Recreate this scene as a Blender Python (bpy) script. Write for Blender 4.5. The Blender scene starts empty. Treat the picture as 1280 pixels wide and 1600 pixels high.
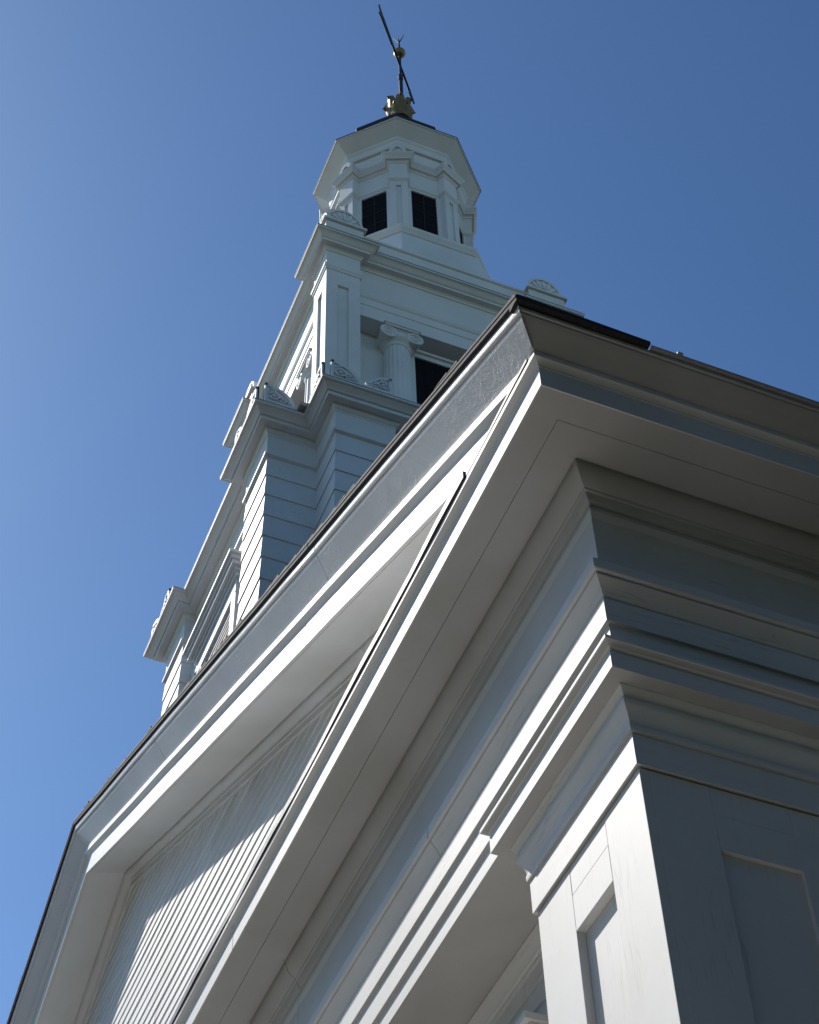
import bpy, bmesh, math, random
from mathutils import Vector, Matrix, noise
random.seed(7)
rad = math.radians
ZO = 8.15                      # height of the cornice line (local z = 0) above the ground

# ------------------------------------------------------------------ camera, sky, sun
scn = bpy.context.scene
C = bpy.context.scene.collection
RC = [[0.37824541, 0.92539829, -0.02384141],
      [-0.72694104, 0.28098553, -0.62658109],
      [-0.57313798, 0.25433272, 0.77899148]]
cam = bpy.data.cameras.new("camera")
camo = bpy.data.objects.new("camera", cam)
C.objects.link(camo)
right, down, fwd = Vector(RC[0]), Vector(RC[1]), Vector(RC[2])
m = Matrix((right, -down, -fwd)).transposed().to_4x4()
m.translation = Vector((3.95311513, -2.39262342, -6.53056153 + ZO))
camo.matrix_world = m
cam.sensor_fit = 'VERTICAL'
cam.sensor_height = 24.0
cam.lens = 2910.706 / 1600.0 * 24.0
cam.clip_start = 0.05
cam.clip_end = 5000.0
scn.camera = camo

SUN = Vector((-1.6, -1.0, 2.1)).normalized()
sun_el = math.asin(SUN.z)
sun_az = math.atan2(SUN.x, SUN.y)          # clockwise from +Y
w = bpy.data.worlds.new("World")
scn.world = w
w.use_nodes = True
nt = w.node_tree
nt.nodes.clear()
sky = nt.nodes.new('ShaderNodeTexSky')
sky.sky_type = 'NISHITA'
sky.sun_disc = False
sky.sun_elevation = sun_el
sky.sun_rotation = sun_az
sky.altitude = 0
sky.air_density = 1.0
sky.dust_density = 0.4
sky.ozone_density = 1.0
bg = nt.nodes.new('ShaderNodeBackground')
bg.inputs['Strength'].default_value = 0.058
out = nt.nodes.new('ShaderNodeOutputWorld')
gm = nt.nodes.new('ShaderNodeGamma')
gm.inputs[1].default_value = 1.55
nt.links.new(sky.outputs[0], gm.inputs[0])
tn = nt.nodes.new('ShaderNodeMixRGB'); tn.blend_type = 'MULTIPLY'; tn.inputs[0].default_value = 1.0
tn.inputs[2].default_value = (0.86, 0.965, 0.91, 1)
nt.links.new(gm.outputs[0], tn.inputs[1])
nt.links.new(tn.outputs[0], bg.inputs[0])
nt.links.new(bg.outputs[0], out.inputs[0])

sl = bpy.data.lights.new("sun", 'SUN')
sl.energy = 3.75
sl.angle = rad(0.5)
sl.color = (1.0, 0.95, 0.88)
so = bpy.data.objects.new("sun", sl)
C.objects.link(so)
so.rotation_euler = SUN.to_track_quat('Z', 'Y').to_euler()
so.location = SUN * 60

vs = scn.view_settings
scn.display_settings.display_device = 'sRGB'
vs.view_transform = 'Standard'
vs.look = 'None'
vs.gamma = 1.0
vs.use_curve_mapping = False
vs.exposure = 0.15
scn.cycles.max_bounces = 8
scn.cycles.diffuse_bounces = 5

# ------------------------------------------------------------------ materials
def mat(name):
    M = bpy.data.materials.new(name)
    M.use_nodes = True
    n = M.node_tree.nodes
    b = n['Principled BSDF']
    return M, n, M.node_tree.links, b

def paint(name, col=(0.71, 0.705, 0.69), bump=0.25, brush=(18, 18, 18), crack=0.0, stain=0.35, rough=0.55, scale=1.0, hair=1.1):
    """aged white house paint: brush ripple, hairline alligatoring, faint grime and mildew specks"""
    M, n, L, b = mat(name)
    tc = n.new('ShaderNodeTexCoord')
    mp = n.new('ShaderNodeMapping')
    mp.inputs['Scale'].default_value = brush
    L.new(tc.outputs['Object'], mp.inputs[0])
    fine = n.new('ShaderNodeTexNoise'); fine.inputs['Scale'].default_value = 3.2 * scale
    fine.inputs['Detail'].default_value = 7; fine.inputs['Roughness'].default_value = 0.62
    L.new(mp.outputs[0], fine.inputs[0])
    big = n.new('ShaderNodeTexNoise'); big.inputs['Scale'].default_value = 1.1
    big.inputs['Detail'].default_value = 6; big.inputs['Roughness'].default_value = 0.6
    L.new(tc.outputs['Object'], big.inputs[0])
    spk = n.new('ShaderNodeTexNoise'); spk.inputs['Scale'].default_value = 26
    spk.inputs['Detail'].default_value = 3
    L.new(tc.outputs['Object'], spk.inputs[0])
    rb = n.new('ShaderNodeValToRGB')
    rb.color_ramp.elements[0].position = 0.40; rb.color_ramp.elements[1].position = 0.72
    L.new(big.outputs[0], rb.inputs[0])
    rs = n.new('ShaderNodeValToRGB')
    rs.color_ramp.elements[0].position = 0.70; rs.color_ramp.elements[1].position = 0.80
    L.new(spk.outputs[0], rs.inputs[0])
    mx = n.new('ShaderNodeMixRGB')
    mx.inputs[1].default_value = (*col, 1)
    mx.inputs[2].default_value = (col[0] * (1 - .32 * stain), col[1] * (1 - .34 * stain), col[2] * (1 - .42 * stain), 1)
    L.new(rb.outputs[0], mx.inputs[0])
    mx2 = n.new('ShaderNodeMixRGB')
    mx2.inputs[2].default_value = (0.30, 0.30, 0.27, 1)
    sc_ = n.new('ShaderNodeMath'); sc_.operation = 'MULTIPLY'; sc_.inputs[1].default_value = 0.5 * stain
    L.new(rs.outputs[0], sc_.inputs[0])
    L.new(sc_.outputs[0], mx2.inputs[0])
    L.new(mx.outputs[0], mx2.inputs[1])
    hm = n.new('ShaderNodeMapping'); hm.inputs['Scale'].default_value = tuple(q * 0.42 for q in brush); hm.inputs['Location'].default_value = (3.1, 1.7, 0.4)
    L.new(tc.outputs['Object'], hm.inputs[0])
    hn = n.new('ShaderNodeTexNoise'); hn.inputs['Scale'].default_value = 1.0; hn.inputs['Detail'].default_value = 5; hn.inputs['Roughness'].default_value = 0.5
    L.new(hm.outputs[0], hn.inputs[0])
    hs = n.new('ShaderNodeMath'); hs.operation = 'SUBTRACT'; hs.inputs[1].default_value = 0.52; L.new(hn.outputs[0], hs.inputs[0])
    ha = n.new('ShaderNodeMath'); ha.operation = 'ABSOLUTE'; L.new(hs.outputs[0], ha.inputs[0])
    hr = n.new('ShaderNodeMapRange'); hr.inputs[1].default_value = 0.0; hr.inputs[2].default_value = 0.014; hr.inputs[3].default_value = 1.0; hr.inputs[4].default_value = 0.0
    L.new(ha.outputs[0], hr.inputs[0])
    hk = n.new('ShaderNodeTexNoise'); hk.inputs['Scale'].default_value = 1.7; hk.inputs['Detail'].default_value = 3; L.new(tc.outputs['Object'], hk.inputs[0])
    hkr = n.new('ShaderNodeMapRange'); hkr.inputs[1].default_value = 0.50; hkr.inputs[2].default_value = 0.66; L.new(hk.outputs[0], hkr.inputs[0])
    hx = n.new('ShaderNodeMath'); hx.operation = 'MULTIPLY'; L.new(hr.outputs[0], hx.inputs[0]); L.new(hkr.outputs[0], hx.inputs[1])
    ge = n.new('ShaderNodeNewGeometry'); sx = n.new('ShaderNodeSeparateXYZ'); L.new(ge.outputs['True Normal'], sx.inputs[0])
    az = n.new('ShaderNodeMath'); az.operation = 'ABSOLUTE'; L.new(sx.outputs[2], az.inputs[0])
    up = n.new('ShaderNodeMath'); up.operation = 'LESS_THAN'; up.inputs[1].default_value = 0.6; L.new(az.outputs[0], up.inputs[0])
    hz = n.new('ShaderNodeMath'); hz.operation = 'MULTIPLY'; L.new(hx.outputs[0], hz.inputs[0]); L.new(up.outputs[0], hz.inputs[1])
    hy = n.new('ShaderNodeMath'); hy.operation = 'MULTIPLY'; hy.inputs[1].default_value = hair * stain; hy.use_clamp = True; L.new(hz.outputs[0], hy.inputs[0])
    mx4 = n.new('ShaderNodeMixRGB'); mx4.inputs[2].default_value = (0.33, 0.32, 0.30, 1)
    L.new(hy.outputs[0], mx4.inputs[0]); L.new(mx2.outputs[0], mx4.inputs[1])
    ch = n.new('ShaderNodeTexNoise'); ch.inputs['Scale'].default_value = 9.0; ch.inputs['Detail'].default_value = 8; ch.inputs['Roughness'].default_value = 0.75
    L.new(tc.outputs['Object'], ch.inputs[0])
    rc = n.new('ShaderNodeValToRGB')
    rc.color_ramp.elements[0].position = 0.735; rc.color_ramp.elements[1].position = 0.76
    L.new(ch.outputs[0], rc.inputs[0])
    mx3 = n.new('ShaderNodeMixRGB'); mx3.inputs[2].default_value = (0.24, 0.225, 0.20, 1)
    sc2 = n.new('ShaderNodeMath'); sc2.operation = 'MULTIPLY'; sc2.inputs[1].default_value = 0.8
    L.new(rc.outputs[0], sc2.inputs[0]); L.new(sc2.outputs[0], mx3.inputs[0])
    L.new(mx4.outputs[0], mx3.inputs[1]); L.new(mx3.outputs[0], b.inputs['Base Color'])
    b.inputs['Roughness'].default_value = rough
    b.inputs['Specular IOR Level'].default_value = 0.3
    bp = n.new('ShaderNodeBump'); bp.inputs['Strength'].default_value = bump
    bp.inputs['Distance'].default_value = 0.004
    L.new(fine.outputs[0], bp.inputs['Height'])
    last = bp
    if crack > 0:
        def lines(scale, nscale, wid, rot, dist):
            m2 = n.new('ShaderNodeMapping'); m2.inputs['Scale'].default_value = scale; m2.inputs['Rotation'].default_value = rot
            L.new(tc.outputs['Object'], m2.inputs[0])
            vo = n.new('ShaderNodeTexNoise'); vo.inputs['Scale'].default_value = nscale; vo.inputs['Detail'].default_value = 5; vo.inputs['Roughness'].default_value = 0.55
            vo.inputs['Distortion'].default_value = dist
            L.new(m2.outputs[0], vo.inputs[0])
            sb = n.new('ShaderNodeMath'); sb.operation = 'SUBTRACT'; sb.inputs[1].default_value = 0.5
            L.new(vo.outputs[0], sb.inputs[0])
            ab = n.new('ShaderNodeMath'); ab.operation = 'ABSOLUTE'; L.new(sb.outputs[0], ab.inputs[0])
            rr = n.new('ShaderNodeMapRange'); rr.inputs[1].default_value = 0.0; rr.inputs[2].default_value = wid
            L.new(ab.outputs[0], rr.inputs[0])
            return rr
        r2a = lines((8, 8, 3.0), 1.0, 0.040, (0, 0.5, 0), 1.2)
        r2b = lines((15, 15, 5.0), 1.0, 0.040, (0, -0.3, 0), 0.8)
        r2 = n.new('ShaderNodeMath'); r2.operation = 'MINIMUM'
        L.new(r2a.outputs[0], r2.inputs[0]); L.new(r2b.outputs[0], r2.inputs[1])
        mk = n.new('ShaderNodeTexNoise'); mk.inputs['Scale'].default_value = 2.1; mk.inputs['Detail'].default_value = 4
        L.new(tc.outputs['Object'], mk.inputs[0])
        r3 = n.new('ShaderNodeValToRGB')
        r3.color_ramp.elements[0].position = 0.42; r3.color_ramp.elements[1].position = 0.60
        L.new(mk.outputs[0], r3.inputs[0])
        inv = n.new('ShaderNodeMath'); inv.operation = 'SUBTRACT'; inv.inputs[0].default_value = 1.0
        L.new(r2.outputs[0], inv.inputs[1])
        ml = n.new('ShaderNodeMath'); ml.operation = 'MULTIPLY'
        L.new(inv.outputs[0], ml.inputs[0]); L.new(r3.outputs[0], ml.inputs[1])
        b2 = n.new('ShaderNodeBump'); b2.inputs['Strength'].default_value = crack
        b2.inputs['Distance'].default_value = 0.006
        L.new(ml.outputs[0], b2.inputs['Height'])
        L.new(bp.outputs[0], b2.inputs['Normal'])
        last = b2
    L.new(last.outputs[0], b.inputs['Normal'])
    return M

def plain(name, col, rough=0.6, metal=0.0, bump=0.0, bscale=20, var=0.25, spec=0.4):
    M, n, L, b = mat(name)
    tc = n.new('ShaderNodeTexCoord')
    nz = n.new('ShaderNodeTexNoise'); nz.inputs['Scale'].default_value = bscale; nz.inputs['Detail'].default_value = 6
    L.new(tc.outputs['Object'], nz.inputs[0])
    mx = n.new('ShaderNodeMixRGB')
    mx.inputs[1].default_value = (*[c * (1 - var) for c in col], 1)
    mx.inputs[2].default_value = (*[min(1, c * (1 + var)) for c in col], 1)
    L.new(nz.outputs[0], mx.inputs[0])
    L.new(mx.outputs[0], b.inputs['Base Color'])
    b.inputs['Roughness'].default_value = rough
    b.inputs['Metallic'].default_value = metal
    b.inputs['Specular IOR Level'].default_value = spec
    if bump:
        bp = n.new('ShaderNodeBump'); bp.inputs['Strength'].default_value = bump; bp.inputs['Distance'].default_value = 0.01
        L.new(nz.outputs[0], bp.inputs['Height']); L.new(bp.outputs[0], b.inputs['Normal'])
    return M

WHITE = paint('white_paint', bump=0.20, brush=(2.2, 2.2, 42), stain=0.4)
UPRIGHT = paint('white_upright_paint', bump=0.20, brush=(42, 42, 1.8), stain=0.4)
BOARD = paint('white_board_paint', bump=0.22, brush=(2.0, 2.0, 36), stain=0.4)
SOFFIT_SHADE = paint('soffit_shade_paint', col=(0.48, 0.475, 0.465), bump=0.15, brush=(9, 9, 9), stain=0.6, hair=0.0)  # white paint darkened so the undersides look more shaded
SIMA = paint('blistered_paint', col=(0.66, 0.665, 0.67), bump=0.40, brush=(24, 24, 2.2), crack=0.24, stain=0.4, scale=1.3, hair=0.8)
CAPM = paint('white_metal_capping', col=(0.84, 0.84, 0.83), bump=0.1, stain=0.15)
TOWER = paint('tower_paint', col=(0.71, 0.70, 0.70), bump=0.12, stain=0.35)
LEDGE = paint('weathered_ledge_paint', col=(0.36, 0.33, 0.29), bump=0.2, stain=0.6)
DARK = plain('dark_shingle', (0.022, 0.021, 0.020), 0.8, bump=0.4, bscale=40, var=0.5)
FLASH = plain('black_flashing', (0.025, 0.024, 0.028), 0.55, bump=0.2, bscale=30, var=0.4)
GUTTER = plain('grey_gutter_metal', (0.30, 0.31, 0.31), 0.5, bump=0.1)
GLASS = plain('dark_louver_pane', (0.010, 0.009, 0.011), 0.8, bscale=6, var=0.5, spec=0.1)
MUNTIN = plain('dark_muntin_paint', (0.022, 0.020, 0.024), 0.7, spec=0.15)
IRON = plain('black_iron', (0.018, 0.018, 0.022), 0.5, bscale=30)
VANE = plain('weathered_copper', (0.07, 0.075, 0.065), 0.5, metal=0.3, bscale=14, var=0.5)
GOLD = plain('tarnished_gilding', (0.26, 0.18, 0.065), 0.48, metal=0.7, bump=0.3, bscale=18, var=0.55)
CREST = plain('dark_lead_roof', (0.020, 0.019, 0.022), 0.7, bscale=12)
SLATE = plain('roof_deck_metal', (0.30, 0.31, 0.31), 0.5, bscale=9)

# ------------------------------------------------------------------ mesh helpers
class MB:
    def __init__(s):
        s.v = []; s.f = []
    def add(s, verts, faces):
        b = len(s.v)
        s.v += [tuple(p) for p in verts]
        s.f += [tuple(i + b for i in f) for f in faces]
    def box(s, x0, x1, y0, y1, z0, z1):
        s.add([(x0, y0, z0), (x1, y0, z0), (x1, y1, z0), (x0, y1, z0), (x0, y0, z1), (x1, y0, z1), (x1, y1, z1), (x0, y1, z1)],
              [(0, 3, 2, 1), (4, 5, 6, 7), (0, 1, 5, 4), (1, 2, 6, 5), (2, 3, 7, 6), (3, 0, 4, 7)])
    def fbox(s, T, t0, t1, n0, n1, z0, z1):
        """box in a face frame T(t, n, z)"""
        P = [T(t0, n0, z0), T(t1, n0, z0), T(t1, n1, z0), T(t0, n1, z0), T(t0, n0, z1), T(t1, n0, z1), T(t1, n1, z1), T(t0, n1, z1)]
        s.add(P, [(0, 3, 2, 1), (4, 5, 6, 7), (0, 1, 5, 4), (1, 2, 6, 5), (2, 3, 7, 6), (3, 0, 4, 7)])
    def tube(s, a, b, r0, r1=None, k=10, cap=True):
        a, b = Vector(a), Vector(b); r1 = r0 if r1 is None else r1
        d = (b - a).normalized(); u = d.orthogonal().normalized(); w_ = d.cross(u)
        P = []
        for c_, r in ((a, r0), (b, r1)):
            for i in range(k):
                t = 2 * math.pi * i / k
                P.append(c_ + (u * math.cos(t) + w_ * math.sin(t)) * r)
        F = [(i, (i + 1) % k, k + (i + 1) % k, k + i) for i in range(k)]
        if cap:
            F += [tuple(range(k))[::-1], tuple(range(k, 2 * k))]
        s.add(P, F)
    def lathe(s, prof, k=32, M=None, rfun=None):
        """prof: (r, z) list, about the local z axis; M maps to the part"""
        M = M or Matrix.Identity(4)
        P = []
        for r, z in prof:
            for i in range(k):
                t = 2 * math.pi * i / k
                rr = r * (rfun(t, z) if rfun else 1)
                P.append(M @ Vector((rr * math.cos(t), rr * math.sin(t), z)))
        F = []
        for j in range(len(prof) - 1):
            for i in range(k):
                F.append((j * k + i, j * k + (i + 1) % k, (j + 1) * k + (i + 1) % k, (j + 1) * k + i))
        F += [tuple(range(k))[::-1], tuple(range((len(prof) - 1) * k, len(prof) * k))]
        s.add(P, F)
    def prism(s, T, pts, n0, n1):
        """outline pts (t, z) in the face frame, extruded n0..n1"""
        k = len(pts)
        P = [T(t, n0, z) for t, z in pts] + [T(t, n1, z) for t, z in pts]
        F = [tuple(range(k)), tuple(range(k, 2 * k))[::-1]] + [(i, (i + 1) % k, k + (i + 1) % k, k + i) for i in range(k)]
        s.add(P, F)
    def sweep(s, path, prof, closed=True, seg=None, wob=0.0, seed=0.0, cap=True, joints=True):
        """profile (o, z) swept along plan path; o is measured outward (to the right of travel)"""
        pts = [Vector((p[0], p[1])) for p in path]
        n = len(pts)
        nrm = []
        for i in range(n if closed else n - 1):
            d = (pts[(i + 1) % n] - pts[i]).normalized()
            nrm.append(Vector((d.y, -d.x)))
        st = []
        for i in range(n):
            if closed:
                a, b = nrm[i - 1], nrm[i]
            else:
                a = nrm[max(0, i - 1)]; b = nrm[min(n - 2, i)]
            mv = (a + b) / (1 + a.dot(b))
            st.append((pts[i], mv))
            if seg and (closed or i < n - 1):
                q = pts[(i + 1) % n]; L_ = (q - pts[i]).length; k = int(L_ / seg)
                cuts = [(j * L_ / k, 0.0) for j in range(1, k)]
                if joints:
                    jr = random.Random(int(seed * 100) + i)
                    x_ = jr.uniform(1.6, 3.4)
                    while x_ < L_ - 1.2:
                        cuts = [c for c in cuts if abs(c[0] - x_) > 0.05]
                        cuts += [(x_ - 0.004, 0.0), (x_ - 0.0015, -0.006), (x_ + 0.0015, -0.006), (x_ + 0.004, 0.0)]
                        x_ += jr.uniform(3.0, 4.8)
                for c_, dv in sorted(cuts):
                    st.append((pts[i].lerp(q, c_ / L_) + nrm[i] * dv, nrm[i]))
        k = len(prof); P = []
        for p, mv in st:
            wo = wz = 0.0
            if wob:
                wo = wob * noise.noise(Vector((p.x * .9 + seed, p.y * .9, seed * 3.1)))
                wz = wob * noise.noise(Vector((p.x * .7 - seed, p.y * .7, 5.2 + seed)))
            for o, z in prof:
                q = p + mv * (o + wo)
                P.append((q.x, q.y, z + wz))
        F = []
        N = len(st)
        for i in range(N if closed else N - 1):
            a = i * k; b = ((i + 1) % N) * k
            for j in range(k):
                F.append((a + j, b + j, b + (j + 1) % k, a + (j + 1) % k))
        if not closed and cap:
            F += [tuple(range(k)), tuple(range((N - 1) * k, N * k))[::-1]]
        s.add(P, F)

def build(name, mb, material, parent, bevel=0.0, smooth=None, label=None, mats=None):
    """one mesh object, stored relative to the thing's base"""
    o0 = Vector(ORIGIN[parent.name]) if parent.name in ORIGIN else Vector((0, 0, 0))
    me = bpy.data.meshes.new(name)
    me.from_pydata([Vector(p) + Vector((0, 0, ZO)) - o0 for p in mb.v], [], mb.f)
    bm = bmesh.new(); bm.from_mesh(me)
    bmesh.ops.recalc_face_normals(bm, faces=bm.faces)
    bm.to_mesh(me); bm.free()
    me.materials.append(material)
    o = bpy.data.objects.new(name, me)
    C.objects.link(o)
    o.parent = parent
    ORIGIN[o.name] = o0
    if smooth:
        for p in me.polygons: p.use_smooth = True
        me.set_sharp_from_angle(angle=rad(smooth))
    if bevel:
        bv = o.modifiers.new('edge', 'BEVEL'); bv.width = bevel; bv.segments = 2; bv.limit_method = 'ANGLE'
        bv.angle_limit = rad(28); bv.use_clamp_overlap = True
    if label: o['label'] = label
    return o

ORIGIN = {}
def thing(name, label, cat, loc):
    o = bpy.data.objects.new(name, None)
    C.objects.link(o)
    o.location = loc
    o.empty_display_size = 0.5
    o['label'] = label; o['category'] = cat
    ORIGIN[o.name] = Vector(loc)
    return o

def copy_part(src, parent, M):
    """a copy of a part (shared mesh) placed by M, a transform in the thing's own frame"""
    c = src.copy(); C.objects.link(c); c.parent = parent
    c.matrix_local = M
    ORIGIN[c.name] = ORIGIN[src.name]
    return c

def arc(cx, cz, r, a0, a1, k):
    return [(cx + r * math.cos(rad(a0 + (a1 - a0) * i / k)), cz + r * math.sin(rad(a0 + (a1 - a0) * i / k))) for i in range(k + 1)]

# ------------------------------------------------------------------ ground
def ground(name, x0, x1, y0, y1, z, material):
    me = bpy.data.meshes.new(name)
    me.from_pydata([(x0, y0, z), (x1, y0, z), (x1, y1, z), (x0, y1, z)], [], [(0, 1, 2, 3)])
    me.materials.append(material)
    o = bpy.data.objects.new(name, me); C.objects.link(o); o['kind'] = 'structure'
    return o
GRASS = plain('mown_grass', (0.026, 0.028, 0.018), 0.95, bump=0.5, bscale=7, var=0.4)
BOUNCE_PAVE = plain('bounce_concrete', (0.62, 0.59, 0.54), 0.85, bump=0.2, bscale=5, var=0.15)
ground('ground', -600, 600, -600, 600, 0.0, GRASS)
ground('bounce_pavement', -21, 2.5, -10.0, 0.85, 0.004, BOUNCE_PAVE)  # unseen pale slab added to bounce sunlight up onto the soffits

# unseen tree ring added to block sky light; nearest belt darkens the side wall
LEAF = plain('dark_foliage', (0.022, 0.028, 0.016), 0.8, bscale=0.6, var=0.5)
def shade_woods():
    rng = random.Random(11)
    V = []; F = []
    def leaf(x, y, z, s_):
        a = Vector((rng.gauss(0, 1), rng.gauss(0, 1), rng.gauss(0, 1))).normalized()
        b = a.orthogonal().normalized(); c = a.cross(b)
        p = Vector((x, y, z)); k = len(V)
        V.extend([p + b * s_, p + c * s_ * .6, p - b * s_, p - c * s_ * .6]); F.append((k, k + 1, k + 2, k + 3))
    def crown(x, y, h, r, n):
        cl = []
        for i in range(16):
            f = rng.uniform(0.18, 1.0)
            rr = r * math.sin(math.pi * min(0.97, f * .85 + .12)) * rng.uniform(.45, 1)
            t = rng.uniform(0, 6.283)
            cl.append((x + rr * math.cos(t), y + rr * math.sin(t), h * f, r * rng.uniform(.28, .5)))
        for i in range(n):
            cx, cy, cz, cr = rng.choice(cl)
            d = Vector((rng.gauss(0, 1), rng.gauss(0, 1), rng.gauss(0, .8))).normalized() * cr * rng.uniform(.5, 1)
            leaf(cx + d.x, cy + d.y, max(.3, cz + d.z), rng.uniform(.35, .7))
        k = len(V)
        for q in range(8):
            t = q * math.pi / 4
            V.append((x + .32 * math.cos(t), y + .32 * math.sin(t), 0)); V.append((x + .08 * math.cos(t), y + .08 * math.sin(t), h * .8))
        for q in range(8):
            F.append((k + 2 * q, k + 2 * ((q + 1) % 8), k + 2 * ((q + 1) % 8) + 1, k + 2 * q + 1))
    for i in range(44):
        t = 2 * math.pi * i / 44 + rng.uniform(-.05, .05)
        R_ = rng.uniform(20, 28)
        crown(-6 + R_ * 1.1 * math.cos(t), 6 + R_ * math.sin(t), rng.uniform(15, 21), rng.uniform(3.8, 5.2), 480)
    for i in range(9):
        crown(12.5 + rng.uniform(-1.0, 1.5), -9 + i * 5.0 + rng.uniform(-1, 1), rng.uniform(16, 20), rng.uniform(3.6, 4.4), 800)
    me = bpy.data.meshes.new('shade_woods'); me.from_pydata([tuple(v) for v in V], [], F)
    me.materials.append(LEAF)
    o = bpy.data.objects.new('shade_woods', me); C.objects.link(o)
    o['kind'] = 'stuff'; o['label'] = 'unseen dark trees added round the churchyard to block sky light'; o['category'] = 'shade_woods'
shade_woods()

# ================================================================== CHURCH
XA = -8.652                   # ridge / axis of the front
XL = 2 * XA                   # left corner of the cornice
SL = 0.4925                   # roof pitch
BACK = 26.0
church = thing('church', 'white wooden Greek revival church with deep pediment, heavy cornice and panelled corner pilaster', 'church', (XA, 13.0, 0.0))
def U(i):                     # U-shaped plan: left side, front, right side, inset i from the cornice face
    return [(XL + i, BACK), (XL + i, i), (-i, i), (-i, BACK)]

# --- horizontal cornice: corona, soffit with a board joint, bed mouldings
prof = [(-0.43, 0.17), (-0.43, -0.205), (-0.408, -0.205), (-0.402, -0.196), (-0.402, -0.176), (-0.412, -0.174), (-0.412, -0.166), (-0.395, -0.150), (-0.385, -0.125), (-0.383, -0.112), (-0.372, -0.110),
        (-0.370, -0.100), (-0.352, -0.090), (-0.332, -0.068), (-0.318, -0.040), (-0.312, -0.010), (-0.312, 0.012), (-0.296, 0.013), (-0.295, -0.002),
        (-0.1485, 0.0015), (-0.148, 0.010), (-0.1458, 0.010), (-0.145, 0.000), (-0.010, 0.002), (0.0, -0.004), (0.0, 0.128), (0.004, 0.129), (0.006, 0.140),
        (0.016, 0.152), (0.028, 0.158), (0.034, 0.160), (0.034, 0.190), (0.0, 0.195)]
mb = MB(); mb.sweep(U(0), prof, closed=False, seg=1.0, wob=0.004, seed=1.3)
cornice = build('cornice', mb, WHITE, church, bevel=0.0012, smooth=24)
cornice.data.materials.append(SOFFIT_SHADE)                 # shade under the overhang is put into a darker copy of the white
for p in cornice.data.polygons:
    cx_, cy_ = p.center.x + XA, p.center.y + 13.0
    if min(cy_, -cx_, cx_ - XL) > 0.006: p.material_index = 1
# top wash of the front cornice and its black flashing edge, which starts a little away from the corner
mb = MB()
def front_sweep(mb, prof, x0, x1, seg, wob, seed):
    N = max(2, int(abs(x1 - x0) / seg)); k = len(prof); P = []; F = []
    for i in range(N + 1):
        x = x0 + (x1 - x0) * i / N
        wo = wob * noise.noise(Vector((x * 1.7 + seed, seed, 0))) ; wz = wob * noise.noise(Vector((x * 1.3, 9.1, seed)))
        P += [(x, -o + wo, z + wz) for o, z in prof]
    for i in range(N):
        for j in range(k):
            F.append((i * k + j, (i + 1) * k + j, (i + 1) * k + (j + 1) % k, i * k + (j + 1) % k))
    F += [tuple(range(k)), tuple(range(N * k, (N + 1) * k))[::-1]]
    mb.add(P, F)
front_sweep(mb, [(-0.44, 0.29), (-0.44, 0.18), (0.034, 0.192), (0.043, 0.194), (0.043, 0.240), (0.0, 0.244)], -0.72, XL + 0.72, 0.32, 0.010, 3.3)
front_sweep(mb, [(-0.05, 0.2185), (-0.05, 0.1955), (0.0385, 0.1952), (0.0385, 0.2165)], -0.03, -0.715, 0.06, 0.006, 1.3)  # thin black strip drawn for the dark crack and shadow line near the corner
build('flashing', mb, FLASH, cornice)
mb = MB()
front_sweep(mb, [(-0.44, 0.33), (-0.44, 0.26), (0.0, 0.2385), (0.036, 0.2425), (0.036, 0.252)], -0.74, XL + 0.74, 0.32, 0.010, 3.3)
build('cornice_cap', mb, CAPM, cornice)

# --- frieze, taenia and three-fascia architrave
mb = MB(); mb.sweep(U(0), [(-0.75, -0.19), (-0.75, -0.66), (-0.405, -0.66), (-0.405, -0.262), (-0.4065, -0.258), (-0.405, -0.254), (-0.405, -0.19)], closed=False, seg=1.0, wob=0.003, seed=2.2)
build('frieze', mb, BOARD, church, smooth=33)
prof = [(-0.75, -0.60), (-0.75, -0.84), (-0.402, -0.84), (-0.402, -0.826), (-0.396, -0.822), (-0.394, -0.806), (-0.404, -0.803), (-0.404, -0.792), (-0.392, -0.782), (-0.380, -0.756),
        (-0.360, -0.726), (-0.348, -0.712), (-0.347, -0.704), (-0.362, -0.702), (-0.362, -0.692), (-0.338, -0.690), (-0.333, -0.684), (-0.333, -0.632), (-0.338, -0.622), (-0.405, -0.600)]
mb = MB(); mb.sweep(U(0), prof, closed=False, seg=1.0, wob=0.003, seed=4.0)
build('taenia', mb, WHITE, church, bevel=0.001, smooth=24)
mb = MB(); mb.sweep(U(0), [(-0.83, -0.80), (-0.83, -1.19), (-0.432, -1.19), (-0.430, -1.083), (-0.412, -1.083), (-0.410, -0.935), (-0.393, -0.935), (-0.391, -0.80)], closed=False, seg=1.0, wob=0.003, seed=6.0)
archi = build('architrave', mb, WHITE, church, bevel=0.002)
archi.data.materials.append(SOFFIT_SHADE)  # level faces take the darkened white as painted-in shade
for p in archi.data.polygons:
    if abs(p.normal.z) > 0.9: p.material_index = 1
# wall crown moulding under the architrave soffit
mb = MB(); mb.sweep(U(0.85), [(-0.05, -1.19), (-0.05, -1.285), (0.016, -1.285), (0.018, -1.268), (0.028, -1.262), (0.032, -1.25), (0.05, -1.23), (0.07, -1.195)], closed=False, seg=1.0, joints=False)
build('crown_moulding', mb, WHITE, church, smooth=33)

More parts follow.
